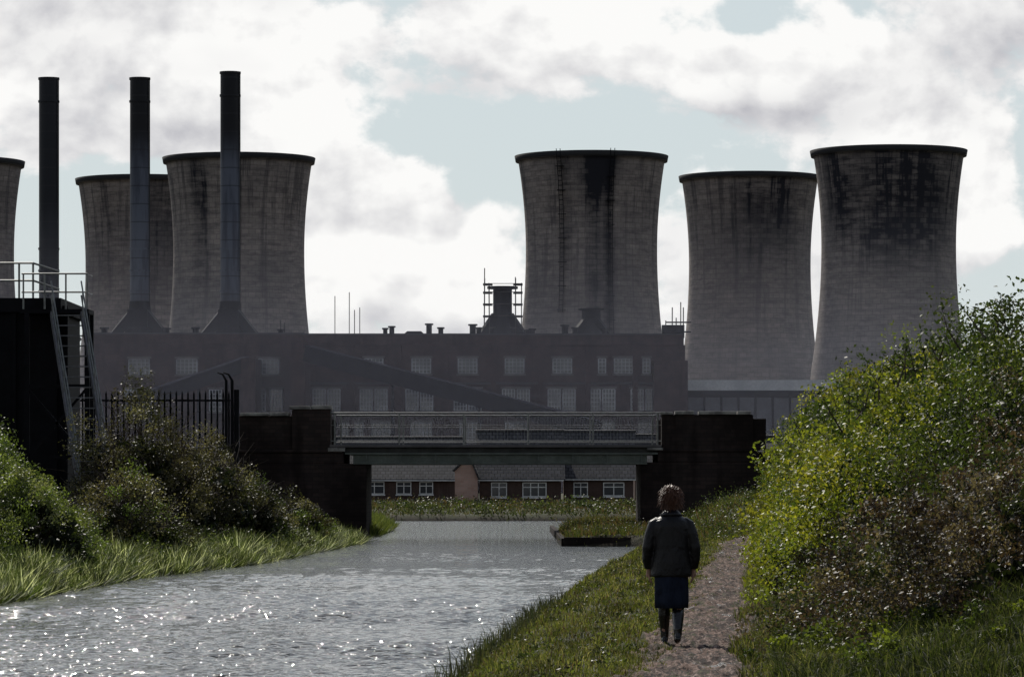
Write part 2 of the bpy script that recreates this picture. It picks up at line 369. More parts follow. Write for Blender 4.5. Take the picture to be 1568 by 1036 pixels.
verge(16000,60,126,lambda y:path_r(y)-.18,lambda y:path_r(y)+.6,.10,.25)
P=np.concatenate(Ps); hh=np.concatenate(hs)
pat=.5+.5*np.sin(P[:,0]*1.7+P[:,1]*.9)*np.sin(P[:,1]*.37+1)
pat2=.5+.5*np.sin(P[:,0]*6.7+P[:,1]*1.9)*np.sin(P[:,1]*2.37+1)
cols=pick(len(P),[(.095,.105,.028),(.135,.135,.045),(.035,.044,.016),(.21,.18,.11),(.08,.052,.038)],.4,[.33,.2,.22,.12,.13])*(.3+.45*pat[:,None]+.65*pat2[:,None])
blades('verge_grass',P,hh,np.clip(P[:,1]/45*.011,.011,.03),cols,.55)
n=80000; y=24+26*rng.uniform(0,1,n); x=path_r(y)+.2+rng.uniform(0,4.6,n); P=np.stack([x,y,H(x,y)],-1)
cl=.5+.5*np.sin(x*4.1+y*1.7)*np.sin(y*1.73-x*2.1+1)
blades('long_grass',P,rng.uniform(.12,.38,n)*(.5+.7*cl),.012,pick(n,[(.028,.037,.012),(.04,.05,.016),(.013,.017,.008),(.085,.085,.045)],.35),.55)
n=1500; y=rng.uniform(33,62,n); x=XR(y)+rng.normal(0,.12,n); P=np.stack([x,y,np.maximum(H(x,y),-.36)],-1)
blades('water_edge_plants',P,rng.uniform(.1,.4,n),.012,pick(n,[(.04,.05,.02),(.08,.08,.04),(.03,.03,.02)],.3),.35,DRY)
Ps=[]
n=20000; y=rng.uniform(126,172,n); x=XR(y)+rng.uniform(-.05,1,n)*4.5; Ps.append(np.stack([x,y,H(x,y)],-1))
n=12000; y=rng.uniform(116,143,n); x=rng.uniform(5,13,n); Ps.append(np.stack([x,y,H(x,y)],-1))
P=np.concatenate(Ps); n=len(P); cl=.5+.5*np.sin(P[:,0]*2.1+P[:,1]*1.1)*np.sin(P[:,1]*.7)
blades('towpath_bank_grass',P,rng.uniform(.1,.45,n)*(.3+1.*cl),.04,pick(n,[(.05,.06,.022),(.033,.04,.017),(.085,.085,.036),(.085,.055,.038)],.3),.5,seg=1)
n=28000; y=rng.uniform(209,262,n); x=rng.uniform(-18,28,n); P=np.stack([x,y,H(x,y)-.02],-1)
pat=.5+.5*np.sin(x*.8+y*.3)*np.sin(x*2.1-y*.5)
blades('far_bank_grass',P,rng.uniform(.15,.6,n)*(.3+.9*pat),.06,pick(n,[(.036,.046,.018),(.05,.06,.026),(.022,.025,.013),(.09,.075,.05)],.3),.5,seg=1)
n=9000; y=rng.uniform(148,175,n); x=XL(y)-np.abs(rng.normal(0,1,n))+.2; P=np.stack([x,y,np.maximum(H(x,y),-.36)],-1)
blades('reed_clump',P,rng.uniform(.2,.6,n),.045,pick(n,[(.07,.09,.03),(.12,.13,.05),(.04,.05,.02)],.3),.4,seg=1)
K=420; y=rng.uniform(209,240,K); x=rng.uniform(-14,22,K); C=np.stack([x,y,H(x,y)+.2],-1)
P,s,c=clumpleaf(C,np.array([[.8,.7,.45]])*rng.uniform(.4,1.6,(K,1)),36,pick(K,[(.028,.04,.015),(.065,.075,.03),(.016,.02,.011),(.06,.042,.03)],.4),.16*np.ones(K)); leaves('bank_herbs',P,s,c)
K=280; y=rng.uniform(62,128,K); x=XL(y)-rng.uniform(.0,2.6,K); C=np.stack([x,y,H(x,y)+.15],-1)
P,s,c=clumpleaf(C,np.array([[.34,.3,.3]])*rng.uniform(.4,1.7,(K,1)),70,pick(K,[(.035,.05,.017),(.085,.10,.035),(.016,.022,.010)],.35),.06*np.ones(K)); leaves('bank_herbs',P,s,c)
K=260; y=rng.uniform(110,142,K); x=rng.uniform(5.8,12,K); C=np.stack([x,y,H(x,y)+.15],-1)
P,s,c=clumpleaf(C,np.array([[.45,.45,.4]])*rng.uniform(.5,1.5,(K,1)),60,pick(K,[(.04,.055,.02),(.07,.08,.03),(.02,.025,.012)],.3),.08*np.ones(K)); leaves('bank_herbs',P,s,c)
K=140; y=rng.uniform(126.3,160,K); x=XR(y)+rng.uniform(.1,3.5,K); C=np.stack([x,y,H(x,y)+.1],-1)
P,s,c=clumpleaf(C,np.array([[.35,.35,.25]])*rng.uniform(.5,1.5,(K,1)),50,pick(K,[(.03,.04,.016),(.075,.05,.035),(.02,.025,.012)],.3),.08*np.ones(K)); leaves('bank_herbs',P,s,c)
K=170; y=32+80*rng.uniform(0,1,K)**1.5; u=rng.uniform(0,1,K); x=XR(y)*(1-u)+(path_l(y)-.05)*u; C=np.stack([x,y,H(x,y)+.04],-1)
P,s,c=clumpleaf(C,np.array([[.16,.2,.09]])*rng.uniform(.4,1.6,(K,1)),45,pick(K,[(.03,.042,.014),(.075,.09,.026),(.02,.024,.011)],.4),.04*np.ones(K)); leaves('verge_herbs',P,s,c)
# ------------------------------------------------------------------ materials for structures
def brickmat(name,c1,c2,mortar,sx=.24,sz=.08,soot=.5):
    m,g=newmat(name); p=g.pos(); x,y,z=g.sep(p); v=g.comb(g.m('ADD',x,y),z,0)
    b=g.n('ShaderNodeTexBrick'); g.put(b.inputs['Vector'],v); b.inputs['Scale'].default_value=1
    b.inputs['Brick Width'].default_value=sx; b.inputs['Row Height'].default_value=sz; b.inputs['Mortar Size'].default_value=.01
    g.put(b.inputs['Color1'],c1); g.put(b.inputs['Color2'],c2); g.put(b.inputs['Mortar'],mortar)
    n=g.noise(p,.35,5,.65); n2=g.noise(g.mapv(p,scale=(1,1,.15)),1.2,4,.6)
    c=g.mix(g.ss(n,.35,.65,0,soot),b.outputs[0],tuple(q*.25 for q in c1)); c=g.mix(g.ss(n2,.5,.7,0,soot),c,tuple(q*.35 for q in c1))
    g.out(g.pr(c,.9,g.bump(b.outputs[1],.4,-.01),.05)); return m
DBR=brickmat('sooty_brick',(.026,.020,.019),(.040,.029,.026),(.02,.018,.017),.45,.15,soot=.75)
SBR=brickmat('station_brick',(.046,.028,.029),(.058,.034,.034),(.04,.033,.034),.9,.3,.6)
HBR=brickmat('house_brick',(.070,.042,.036),(.09,.054,.044),(.085,.075,.07),soot=.4)
HBR2=brickmat('sunlit_gable_brick',(.36,.23,.19),(.42,.28,.24),(.34,.29,.26),.5,.16,soot=.25)  # paler brick: sunlight on the gable wall is put into the colour
STONE=simple('coping_stone',(.25,.24,.22),(.09,.085,.08),3,.85,.5)
STEEL=simple('painted_girder',(.10,.115,.10),(.06,.07,.06),1.5,.5,.15)
DECK=simple('deck_concrete',(.05,.05,.048),(.03,.03,.028),2,.85,.3)
RAIL=simple('rail_paint',(.14,.15,.14),(.07,.07,.07),5,.4,.1,spec=.5)
BLACK=simple('black_steel',(.008,.008,.010),(.005,.005,.006),2,.7,.2,spec=.06)
GALV=simple('galvanised_rail',(.25,.26,.27),(.15,.15,.16),6,.4,.1,metal=.4)
WHITE=simple('white_paint',(.7,.7,.7),(.5,.5,.5),3,.5,.1)
GLASS,g=newmat('window_glass'); g.out(g.pr((.03,.035,.045),.08,None,.6))
CONC=simple('concrete_trim',(.11,.10,.10),(.07,.066,.066),.6,.85,.2)
ROOFD=simple('felt_roof',(.05,.05,.055),(.03,.03,.035),.4,.8,.2)
# ------------------------------------------------------------------ cooling towers
def towermat(seed,stains):
    m,g=newmat('tower_concrete'); uv=g.n('ShaderNodeUVMap').outputs[0]; u,v,_=g.sep(uv)
    b=g.n('ShaderNodeTexBrick'); g.put(b.inputs['Vector'],g.comb(g.m('MULTIPLY',u,1.),v,0)); b.inputs['Scale'].default_value=1
    b.inputs['Brick Width'].default_value=1.5; b.inputs['Row Height'].default_value=1.0; b.inputs['Mortar Size'].default_value=.08
    b.inputs['Mortar Smooth'].default_value=.4
    g.put(b.inputs['Color1'],(.0,)*3); g.put(b.inputs['Color2'],(1.,)*3); g.put(b.inputs['Mortar'],(.2,)*3)
    br=g.sep(b.outputs[0])[0]
    V3=g.comb(g.m('ADD',u,seed*37.),v,seed*5.)
    nh=g.noise(g.mapv(V3,scale=(.22,1.0,1)),1,5,.7)
    nv=g.noise(g.mapv(V3,scale=(.55,.04,1)),1,5,.65)
    nb=g.noise(g.mapv(V3,scale=(.05,.05,1)),1,4,.6)
    nf=g.noise(V3,2.2,3,.7)
    c=g.mix(g.ss(nb,.35,.65),(.27,.232,.21),(.19,.167,.158))
    c=g.mix(g.ss(nh,.44,.66,0,.7),c,(.09,.079,.077))
    c=g.mix(g.ss(nh,.42,.30,0,.4),c,(.38,.34,.30))
    c=g.mix(g.m('MULTIPLY',br,.35),c,(.10,.09,.086))
    c=g.mix(g.m('MULTIPLY',b.outputs[1],.45),c,(.06,.053,.053))
    c=g.mix(g.ss(nv,.5,.66,0,.45),c,(.09,.081,.082))
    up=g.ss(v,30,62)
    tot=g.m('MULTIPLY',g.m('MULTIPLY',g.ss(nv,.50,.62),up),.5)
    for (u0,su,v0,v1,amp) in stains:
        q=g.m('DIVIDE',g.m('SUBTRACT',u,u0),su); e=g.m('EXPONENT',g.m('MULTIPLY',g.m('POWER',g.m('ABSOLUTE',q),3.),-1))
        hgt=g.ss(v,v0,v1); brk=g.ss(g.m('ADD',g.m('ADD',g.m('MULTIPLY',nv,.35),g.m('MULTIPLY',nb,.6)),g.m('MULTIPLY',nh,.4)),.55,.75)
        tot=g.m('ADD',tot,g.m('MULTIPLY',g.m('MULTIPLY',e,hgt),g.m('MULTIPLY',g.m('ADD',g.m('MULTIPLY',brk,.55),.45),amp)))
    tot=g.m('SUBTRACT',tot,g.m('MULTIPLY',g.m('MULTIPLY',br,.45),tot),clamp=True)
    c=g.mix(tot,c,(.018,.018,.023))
    c=g.mix(g.ss(v,63.0,63.6),c,(.03,.03,.032))
    g.out(g.pr(c,.9,g.bump(nf,.3,.1),.1)); return m
def tower(x0,y0,seed,stains,k=1.,ladders=()):
    zs=list(np.linspace(5,63.3,70))+[63.31,64.4,64.4,63.5]; n=120; vs=[];uv=[]
    def rad(z):
        dz=z-46.4; return 12.6*math.sqrt(1+(dz/(34.6 if dz>0 else 41.))**2)
    rs=[rad(z)*k for z in zs[:70]]; r=rs[-1]; rs+=[r+.55,r+.75,r-.35,r-.45]
    for z in np.linspace(60,5,12): zs.append(z); rs.append(rad(z)*k-.4)
    for z,r in zip(zs,rs):
        for j in range(n+1):
            th=-math.pi/2+math.pi*2*(j/n-.5); vs.append((r*math.cos(th),r*math.sin(th),z)); uv.append(((j/n-.5)*2*math.pi*14,z))
    F=[(i*(n+1)+j,i*(n+1)+j+1,(i+1)*(n+1)+j+1,(i+1)*(n+1)+j) for i in range(len(zs)-1) for j in range(n)]
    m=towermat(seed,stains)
    o=npmesh('cooling_tower',vs,F,m,smooth=True); me=o.data
    l=me.uv_layers.new(name='UVMap'); UV=np.array(uv,np.float32); li=np.array(F).ravel(); l.data.foreach_set('uv',UV[li].ravel())
    o.location=(x0,y0,0)
    mb=MB(); 
    for j in range(36):
        t0=2*math.pi*j/36
        for s in (-1,1):
            t1=t0+s*math.pi/36; rr=rs[0]; mb.beam((rr*1.05*math.cos(t0),rr*1.05*math.sin(t0),0),((rr-.1)*math.cos(t1),(rr-.1)*math.sin(t1),5.1),.5,.5)
    mb.obj('support_legs',CONC,o)
    for (la,z0) in ladders:
        mb=MB(); th=-math.pi/2+la
        for s in (-.4,.4):
            pp=[((rad(z)*k+.5)*math.cos(th)-s*math.sin(th),(rad(z)*k+.5)*math.sin(th)+s*math.cos(th),z) for z in np.linspace(z0,64.8,30)]
            for a_,b_ in zip(pp[:-1],pp[1:]): mb.beam(a_,b_,.13,.13)
        for i_,z in enumerate(np.arange(z0+.5,64,.9)):
            r=rad(z)*k+.5; mb.beam((r*math.cos(th)+.4*math.sin(th),r*math.sin(th)-.4*math.cos(th),z),(r*math.cos(th)-.4*math.sin(th),r*math.sin(th)+.4*math.cos(th),z),.3,.1)
            if i_%5==0: r=rad(z)*k+.3; mb.box(r*math.cos(th)-.8,r*math.cos(th)+.8,r*math.sin(th)-.7,r*math.sin(th)+.2,z-.06,z+.06)
        mb.obj('access_ladder',BLACK,o)
tower(-109.7,748,1,[(4,8,40,60,.6)])
tower(-75.4,793,2,[(6,7,34,58,.9),(-8,3,38,58,.6)])
tower(-52.7,741,3,[(-7.5,2.2,36,46,1.),(0,1.2,48,60,.7)])
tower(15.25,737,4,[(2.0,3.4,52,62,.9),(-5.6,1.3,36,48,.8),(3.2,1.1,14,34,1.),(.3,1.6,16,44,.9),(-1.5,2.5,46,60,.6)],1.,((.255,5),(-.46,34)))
tower(48.6,785,5,[(4,9,38,58,1.0)],.985)
tower(71.1,725,6,[(2,13,36,50,1.25),(-12,3,42,52,.85)],1.005)
# ------------------------------------------------------------------ chimney stacks
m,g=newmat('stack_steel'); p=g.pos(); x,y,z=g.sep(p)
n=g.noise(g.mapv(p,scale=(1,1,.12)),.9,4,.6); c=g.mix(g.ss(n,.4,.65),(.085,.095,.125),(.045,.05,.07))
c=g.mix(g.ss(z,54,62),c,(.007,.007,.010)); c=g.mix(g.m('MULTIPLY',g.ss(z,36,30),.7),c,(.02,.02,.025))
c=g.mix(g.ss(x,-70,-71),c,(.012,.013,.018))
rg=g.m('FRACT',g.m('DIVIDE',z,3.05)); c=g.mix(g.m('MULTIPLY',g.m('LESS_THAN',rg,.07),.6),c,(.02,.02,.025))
g.out(g.pr(c,.55,None,.2)); STK=m
def stack(x0,top):
    mb=MB(); y0=650
    mb.tube([(x0,y0,24),(x0,y0,26),(x0,y0,29),(x0,y0,32.5)],[3.3,2.9,2.1,1.75],28,cap=True,mi=2); mb.tube([(x0,y0,32.5),(x0,y0,top)],1.66,40)
    for z in (34,37.5,41.2,top-4.2,top-.35): mb.tube([(x0,y0,z),(x0,y0,z+.35)],1.8,40)
    for s in (-1,1):
        mb.beam((x0+s*5.,y0-2,25.5),(x0+s*1.,y0-1,30.5),1.6,1.6,2)
    mb.tube([(x0-4.6,y0-3,24.5),(x0-4.6,y0-3,25.6),(x0-4.6,y0-3,26.2)],[1.2,1.1,.4],16,mi=1)
    mb.tube([(x0-.3,y0-3.5,24.5),(x0-.3,y0-3.5,25.6),(x0-.3,y0-3.5,26.2)],[1.2,1.1,.4],16,mi=1)
    mb.box(x0-1.9,x0+1.5,y0-2.5,y0-1,28,31,2)
    mb.beam((x0+1.72,y0-.6,31),(x0+1.72,y0-.6,top),.12,.3,2)
    mb.obj('chimney_stack',[STK,GALV,BLACK],smooth=False)
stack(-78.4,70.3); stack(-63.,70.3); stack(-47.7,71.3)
mb=MB(); x0=-1.6;y0=650
mb.tube([(x0,y0,24),(x0,y0,30)],[3.9,1.9],24,mi=0); mb.tube([(x0,y0,30),(x0,y0,34.6)],1.6,24,mi=0); mb.tube([(x0,y0,34.6),(x0,y0,35)],2.6,16,mi=0)
for s in (-1,1): mb.beam((x0+s*4,y0-2,25.5),(x0+s*1,y0-1,30),1.6,1.6,0)
for xx in (-3.1,-2.2,2.2,3.2):
    for yy in (-2.2,2.2): mb.tube([(x0+xx,y0+yy,26),(x0+xx+random.uniform(-.1,.1),y0+yy,35.5+random.choice([0,1,2.5,4.6]))],.09,5,mi=1)
for z in (28,30,32,34,35.4):
    mb.beam((x0-3.3,y0-2.2,z),(x0+3.4,y0-2.2,z),.14,.1,1); mb.box(x0-3.3,x0-1.7,y0-2.3,y0+2.3,z-.15,z,1); mb.box(x0+1.8,x0+3.4,y0-2.3,y0+2.3,z-.15,z,1)
mb.obj('scaffolded_chimney_stub',[BLACK,simple('scaffold',(.06,.055,.05))])
mb=MB(); x0=13.4
mb.tube([(x0,y0,24),(x0,y0,29.4)],[3.6,1.5],24); mb.tube([(x0,y0,29.4),(x0,y0,31)],1.6,24); mb.tube([(x0,y0,31),(x0,y0,31.3)],2.2,16)
for s in (-1,1): mb.beam((x0+s*3.6,y0-2,25.5),(x0+s*.8,y0-1,29),1.5,1.5,0)
mb.obj('chimney_stub',[BLACK])
# ------------------------------------------------------------------ power station
ps=empty('power_station')
mb=MB(); mb.box(-66,-32.55,603,690,0,24.9); mb.box(-32.5,26.4,600,690,0,24.55); mb.box(-66.2,-32.5,602.7,603,23.6,25.15); mb.box(-32.7,26.7,599.7,600,23.3,24.9)
for k in range(9): 
    xp=-28.8+7.38*k; mb.box(xp-4.0,xp-3.2,599.6,600,0,23.3)
mb.box(22,27.3,596,600,0,20.8)
mb.obj('walls',SBR,ps)
mb=MB(); mb.box(-66.1,-32.6,602.65,602.7,25.15,25.35);mb.box(-32.7,26.7,599.5,599.7,24.9,25.1)
mb.box(-60,20,612,640,24.5,25.6)
mb.box(-32.6,26.5,599.75,600,17.2,17.5); mb.obj('parapet_coping',ROOFD,ps)
fr=MB(); gl=MB(); hd=MB()
def window(cx,yf,z0,z1,wd,nc,nr):
    x0=cx-wd/2;x1=cx+wd/2
    gl.box(x0,x1,yf-.03,yf-.01,z0,z1)
    for k in range(nc+1):
        xx=x0+wd*k/nc; t=.06 if 0<k<nc else .09; fr.box(xx-t,xx+t,yf-.12,yf-.03,z0,z1)
    for k in range(nr+1):
        zz=z0+(z1-z0)*k/nr; t=.05; fr.box(x0,x1,yf-.10,yf-.035,zz-t,zz+t)
    hd.box(x0-.3,x1+.3,yf-.16,yf,z1+.1,z1+.4); hd.box(x0-.3,x1+.3,yf-.2,yf,z0-.35,z0-.1)
for px in (213,286,411): window((px-784)*.10255,603,18.9,21.2,3.2,5,4)
for px in (200,330,397,423): window((px-784)*.10255,603,13.1,16.4,1.9,4,5)
for px in (572,645,716,788,861,955): window((px-784)*.102,600,18.9,21.2,2.9,5,4)
for px in (922,990): window((px-784)*.102,600,18.9,21.2,1.1,2,4)
for px in (500,572,642,716,790,860,921,987):
    for s in (-1,1): window((px-784)*.102+s*1.15,600,13.1,16.4,1.9,4,5)
for px in (400,540,585,645,720,790,860,925,985):
    window((px-784)*.102,600 if px>465 else 603,8.2,11.2,3.2,5,4)
FRM=simple('window_frame',(.34,.35,.38),(.12,.125,.14),.35,.6,.1)
fr.obj('window_frames',FRM,ps); gl.obj('window_panes',GLASS,ps); hd.obj('lintels_and_sills',CONC,ps)
mb=MB()
for px,h,r in [(160,1.2,.5),(255,1.1,.5),(300,1.2,.5),(430,.9,.4),(590,1.1,.35),(600,1.4,.4),(657,1.8,.45),(675,1.2,.4),(724,1.7,.5),(733,1.2,.4),(865,1.6,.5),(880,1.2,.4),(810,.8,.6),(815,1.0,.4),(925,1,.4)]:
    xx=(px-784)*.1036; mb.tube([(xx,609,24.4),(xx,609,25+h)],r,12); mb.tube([(xx,609,25+h),(xx,609,25.25+h)],r*1.5,12)
mb.add([(-17.5,608,25),(-13.5,608,25),(-14.4,608,25.8),(-16.6,608,25.8),(-17.5,614,25),(-13.5,614,25),(-14.4,614,25.8),(-16.6,614,25.8)],[(0,1,2,3),(7,6,5,4),(3,2,6,7),(0,3,7,4),(1,5,6,2)])
mb.box(-23,-19.5,608,613,24.5,25.2); mb.box(-12,-9,608,613,24.5,25.3)
mb.obj('roof_vents',BLACK,ps)
mb=MB()
for px,h in [(513,6.4),(535,7),(543,4.2),(551,4.6),(430,2.6),(436,2.2)]:
    xx=(px-784)*.1036; mb.tube([(xx,609,24.5),(xx,609,25+h)],.07,5)
for px,py in [(1020,490),(1030,470),(1036,486),(1043,462),(1047,470)]:
    xx=(px-784)*.102; mb.tube([(xx,601,20),(xx,601,1.7+(740-py)*.102)],.09,5)
mb.box(23.5,27,601,603,24.5,26.5); mb.box(24,28,600.5,601.5,26.8,27.0); mb.box(24,28,600.5,601.5,25.3,25.5)
mb.obj('roof_aerials',BLACK,ps)
GAL=simple('gallery_sheeting',(.016,.017,.023),(.011,.011,.016),.5,1.,.2,spec=0.)
def gallery(p0,p1,w,h,legs):
    mb=MB(); mb.beam(p0,p1,w,h)
    a=Vector(p0);b=Vector(p1); mb.beam(a+Vector((0,0,h/2+.1)),b+Vector((0,0,h/2+.1)),w+.3,.15); mb.beam(a-Vector((0,w/2+.05,h/2-.2)),b-Vector((0,w/2+.05,h/2-.2)),.12,.25)
    for t in legs:
        q=a.lerp(b,t)
        for s in (-1,1): mb.beam((q.x+s*.2,q.y+s*1.5,0),(q.x,q.y+s*.8,q.z-h/2),.35,.35)
        for zz in np.arange(2,q.z-h/2,3.5): mb.beam((q.x,q.y-1.4,zz),(q.x,q.y+1.4,zz+1.5),.15,.15)
    mb.obj('conveyor_gallery',GAL)
gallery((-31,585,21.4),(12.5,562,9.6),2.6,2.3,[.3,.6,.85])
gallery((-41,590,20),(-58,580,13.5),2.4,2.0,[.4,.8])
mb=MB(); mb.box(-33.6,-31.5,584,600,0,23.4); mb.box(-41.5,-39.3,588,603,0,20.9); mb.obj('transfer_tower',SBR)
mb=MB(); mb.box(27.6,62,628,660,0,15.8,0); mb.box(27.6,62,627.4,660.3,16.9,18.6,1); mb.box(27.6,62,627.8,628,15.8,16.9,2)
for k in range(12): mb.box(28.5+k*2.8,28.8+k*2.8,627.6,628,0,16.5,2)
mb.obj('industrial_shed',[simple('shed_wall',(.13,.13,.15),(.09,.09,.1),.4),simple('shed_roof',(.6,.6,.61),(.45,.45,.47),.3),BLACK])
# ------------------------------------------------------------------ bungalows
m,g=newmat('roof_tiles'); p=g.pos(); x,y,z=g.sep(p); b=g.n('ShaderNodeTexBrick'); g.put(b.inputs['Vector'],g.comb(x,g.m('MULTIPLY',z,1.5),0))
b.inputs['Scale'].default_value=1; b.inputs['Brick Width'].default_value=.42; b.inputs['Row Height'].default_value=.36; b.inputs['Mortar Size'].default_value=.035
g.put(b.inputs['Color1'],(.045,.043,.047)); g.put(b.inputs['Color2'],(.085,.08,.086)); g.put(b.inputs['Mortar'],(.013,.013,.015))
n=g.noise(p,.6,4,.6); c=g.mix(g.ss(n,.4,.65,0,.5),b.outputs[0],(.03,.03,.034)); g.out(g.pr(c,.75,g.bump(b.outputs[1],.6,-.05),.2)); TILE=m
def bungalow(x0,x1,y0,dep,eav,rid,wins=(),zb=.15,chim=()):
    e=empty('brick_bungalow'); mb=MB(); mb.box(x0,x1,y0,y0+dep,zb-.4,eav)
    ym=y0+dep/2
    for xg in (x0,x1):
        s=.15 if xg==x0 else -.15
        mb.add([(xg,y0,eav),(xg,y0+dep,eav),(xg,ym,rid-.1),(xg+s,y0,eav),(xg+s,y0+dep,eav),(xg+s,ym,rid-.1)],[(0,2,1),(3,4,5),(0,3,5,2),(1,2,5,4)])
    mb.obj('walls',HBR,e)
    mb=MB(); t=.12; o=.35
    for s in (-1,1):
        ye=ym+s*(dep/2+o); ze=eav-.22
        mb.add([(x0-.3,ye,ze),(x1+.3,ye,ze),(x1+.3,ym,rid),(x0-.3,ym,rid),(x0-.3,ye,ze+t),(x1+.3,ye,ze+t),(x1+.3,ym,rid+t),(x0-.3,ym,rid+t)],[(0,1,2,3),(7,6,5,4),(0,4,5,1),(1,5,6,2),(3,7,4,0)])
    mb.tube([(x0-.3,ym,rid+t),(x1+.3,ym,rid+t)],.12,8)
    mb.obj('roof',TILE,e)
    mb=MB(); mb.box(x0-.2,x1+.2,y0-.42,y0-.36,eav-.26,eav-.18)
    gm=MB()
    for (wx,ww,z0,z1) in wins:
        gm.box(wx,wx+ww,y0-.02,y0-.005,z0,z1)
        k=max(2,round(ww/.6))
        for q in range(k+1): xx=wx+ww*q/k; mb.box(xx-.035,xx+.035,y0-.08,y0-.02,z0,z1)
        for zz in (z0,z0+(z1-z0)*.68,z1): mb.box(wx-.03,wx+ww+.03,y0-.082,y0-.022,zz-.035,zz+.035)
        mb.box(wx-.1,wx+ww+.1,y0-.14,y0,z0-.14,z0-.05)
    mb.obj('window_frames',WHITE,e); gm.obj('window_panes',GLASS,e)
    mb=MB()
    for cx in chim: mb.box(cx-.4,cx+.4,ym-.4,ym+.4,rid-.5,rid+1.1); mb.tube([(cx,ym,rid+1.1),(cx,ym,rid+1.5)],.14,8)
    if chim: mb.obj('chimney',HBR,e)
    return e
bungalow(-2.4,3.6,282,8,2.15,5.5,wins=[(-1.5,1.1,.75,1.75),(.8,1.7,.75,1.75)])
bungalow(3.9,9.0,285,8,2.2,5.5,wins=[(4.6,1.0,.8,1.75),(6.8,1.5,.8,1.75)])
bungalow(-14,-4.2,300,8,2.15,5.2,wins=[(-9.0,1.1,.9,1.8),(-7.2,1.0,.9,1.8),(-11.5,1.5,.9,1.8)])
bungalow(9.6,20,300,8,2.3,5.4,wins=[(10.2,1.6,.9,1.8),(14,1.5,.9,1.8)])
bungalow(18,27,292,8,2.5,5.2,wins=[(19,1.6,.9,1.8)])
e=empty('gabled_house'); mb=MB(); x0,x1,y0=-4.15,-2.5,279
mb.add([(x0,y0,-.3),(x1,y0,-.3),(x1,y0,2.1),((x0+x1)/2+.2,y0,3.6),(x0,y0,2.6),(x0,y0+9,-.3),(x1,y0+9,-.3),(x1,y0+9,2.1),((x0+x1)/2+.2,y0+9,3.6),(x0,y0+9,2.6)],[(0,1,2,3,4),(5,9,8,7,6),(1,6,7,2),(0,4,9,5)])
mb.obj('walls',HBR2,e)
mb=MB(); xm=(x0+x1)/2+.2; ym=y0+4.5
mb.beam((xm-.02,ym,3.7),(x0-.15,ym,2.6),9.4,.12); mb.beam((xm+.02,ym,3.7),(x1+.12,ym,2.05),9.4,.12)
mb.obj('roof',TILE,e)
mb=MB()
for k in range(120):
    xx=-12+k*.24; mb.box(xx,xx+.2,270+.02*(k%2),270.03+.02*(k%2),-.2,.55+.04*math.sin(k))
for z in (.0,.4): mb.box(-12,17,270.06,270.12,z,z+.08)
mb.obj('garden_fence',simple('fence_wood',(.07,.06,.055),(.04,.036,.033),2))
# ------------------------------------------------------------------ canal bridge
br=empty('canal_bridge'); yf=145; yb=150.5
mb=MB()
mb.box(-10.4,-5.5,yf,yb,-1,2.45); mb.box(-10.4,-6.35,yf,yb,2.45,2.9); mb.box(-10.3,-6.9,yf+.05,yf+.75,2.9,4.25); mb.box(-8.3,-6.85,yf-.08,yf+.85,2.9,4.5)
mb.box(4.85,9.3,yf,yb,-1,2.5); mb.box(5.5,9.3,yf,yb,2.5,2.95); mb.box(5.65,9.1,yf-.03,yf+.7,2.95,4.3); mb.box(8.9,9.6,yf+.1,yf+1,2.95,4.15)
mb.box(-10.3,-6.9,yb-.7,yb,2.9,4.2); mb.box(5.65,9.1,yb-.7,yb,2.95,4.2)
mb.box(9.1,13,yf+.3,yf+.9,0,2.9); mb.box(-16,-10.4,yf-.5,yf+.2,0,3.0)
mb.box(5.55,9.2,yf-.06,yf-.001,2.9,3.02); mb.box(-10.4,-6.4,yf-.09,yf-.001,2.86,2.98)
mb.obj('brick_abutments',DBR,br,bevel=.03)
mb=MB()
for a,b_,z in [(-10.25,-9.2,4.25),(-9.15,-8.4,4.25),(-8.4,-7.6,4.5),(-7.57,-6.78,4.5),(5.6,6.1,4.3),(6.15,6.9,4.3),(7.05,8.5,4.3),(8.52,9.05,4.3)]:
    mb.box(a,b_-.03,yf-.14,yf+.82,z,z+.11+random.uniform(-.02,.04))
mb.box(-6.95,-6.3,yf-.1,yf+1,2.905,3.05); mb.box(5.1,5.7,yf-.1,yf+1,2.955,3.05)
mb.obj('coping_stones',[STONE],br,bevel=.02)
mb=MB(); mb.box(-6.88,5.64,yf-.1,yb+.1,3.07,3.16,0); mb.box(-6.88,5.64,yf+.1,yb-.1,2.86,3.07,1)
mb.obj('deck_slab',[CONC,DECK],br)
mb=MB()
for yy in (yf+.05,yf+1.7,yf+3.4,yb-.1):
    mb.box(-6.3,5.5,yy-.15,yy+.15,2.80,2.855); mb.box(-6.0,5.1,yy-.02,yy+.02,2.48,2.80); mb.box(-6.0,5.1,yy-.15,yy+.15,2.43,2.48)
    if yy<yf+1:
        for k in range(9): xx=-5.5+k*1.3; mb.box(xx-.02,xx+.02,yy-.12,yy-.02,2.482,2.798)
mb.obj('steel_girders',STEEL,br)
mb=MB()
for yy in (yf+.02,yb-.05):
    for z,r in ((4.36,.03),(3.30,.02),(3.9,.010)): mb.tube([(-6.88,yy,z),(5.64,yy,z)],r,8)
    for k in range(6):
        xx=-6.7+k*2.44; mb.tube([(xx,yy,3.1),(xx,yy,4.38)],.03,8)
    xx=-6.8
    while xx<5.6: mb.tube([(xx,yy,3.3),(xx,yy,4.34)],.004,4); xx+=.13
mb.obj('railings',RAIL,br)
mb=MB(); mb.box(1.7,5.2,125.9,126.15,-1,-.06); mb.box(1.62,1.78,126.15,165,-1,-.1)
mb.obj('wharf_wall',DBR)
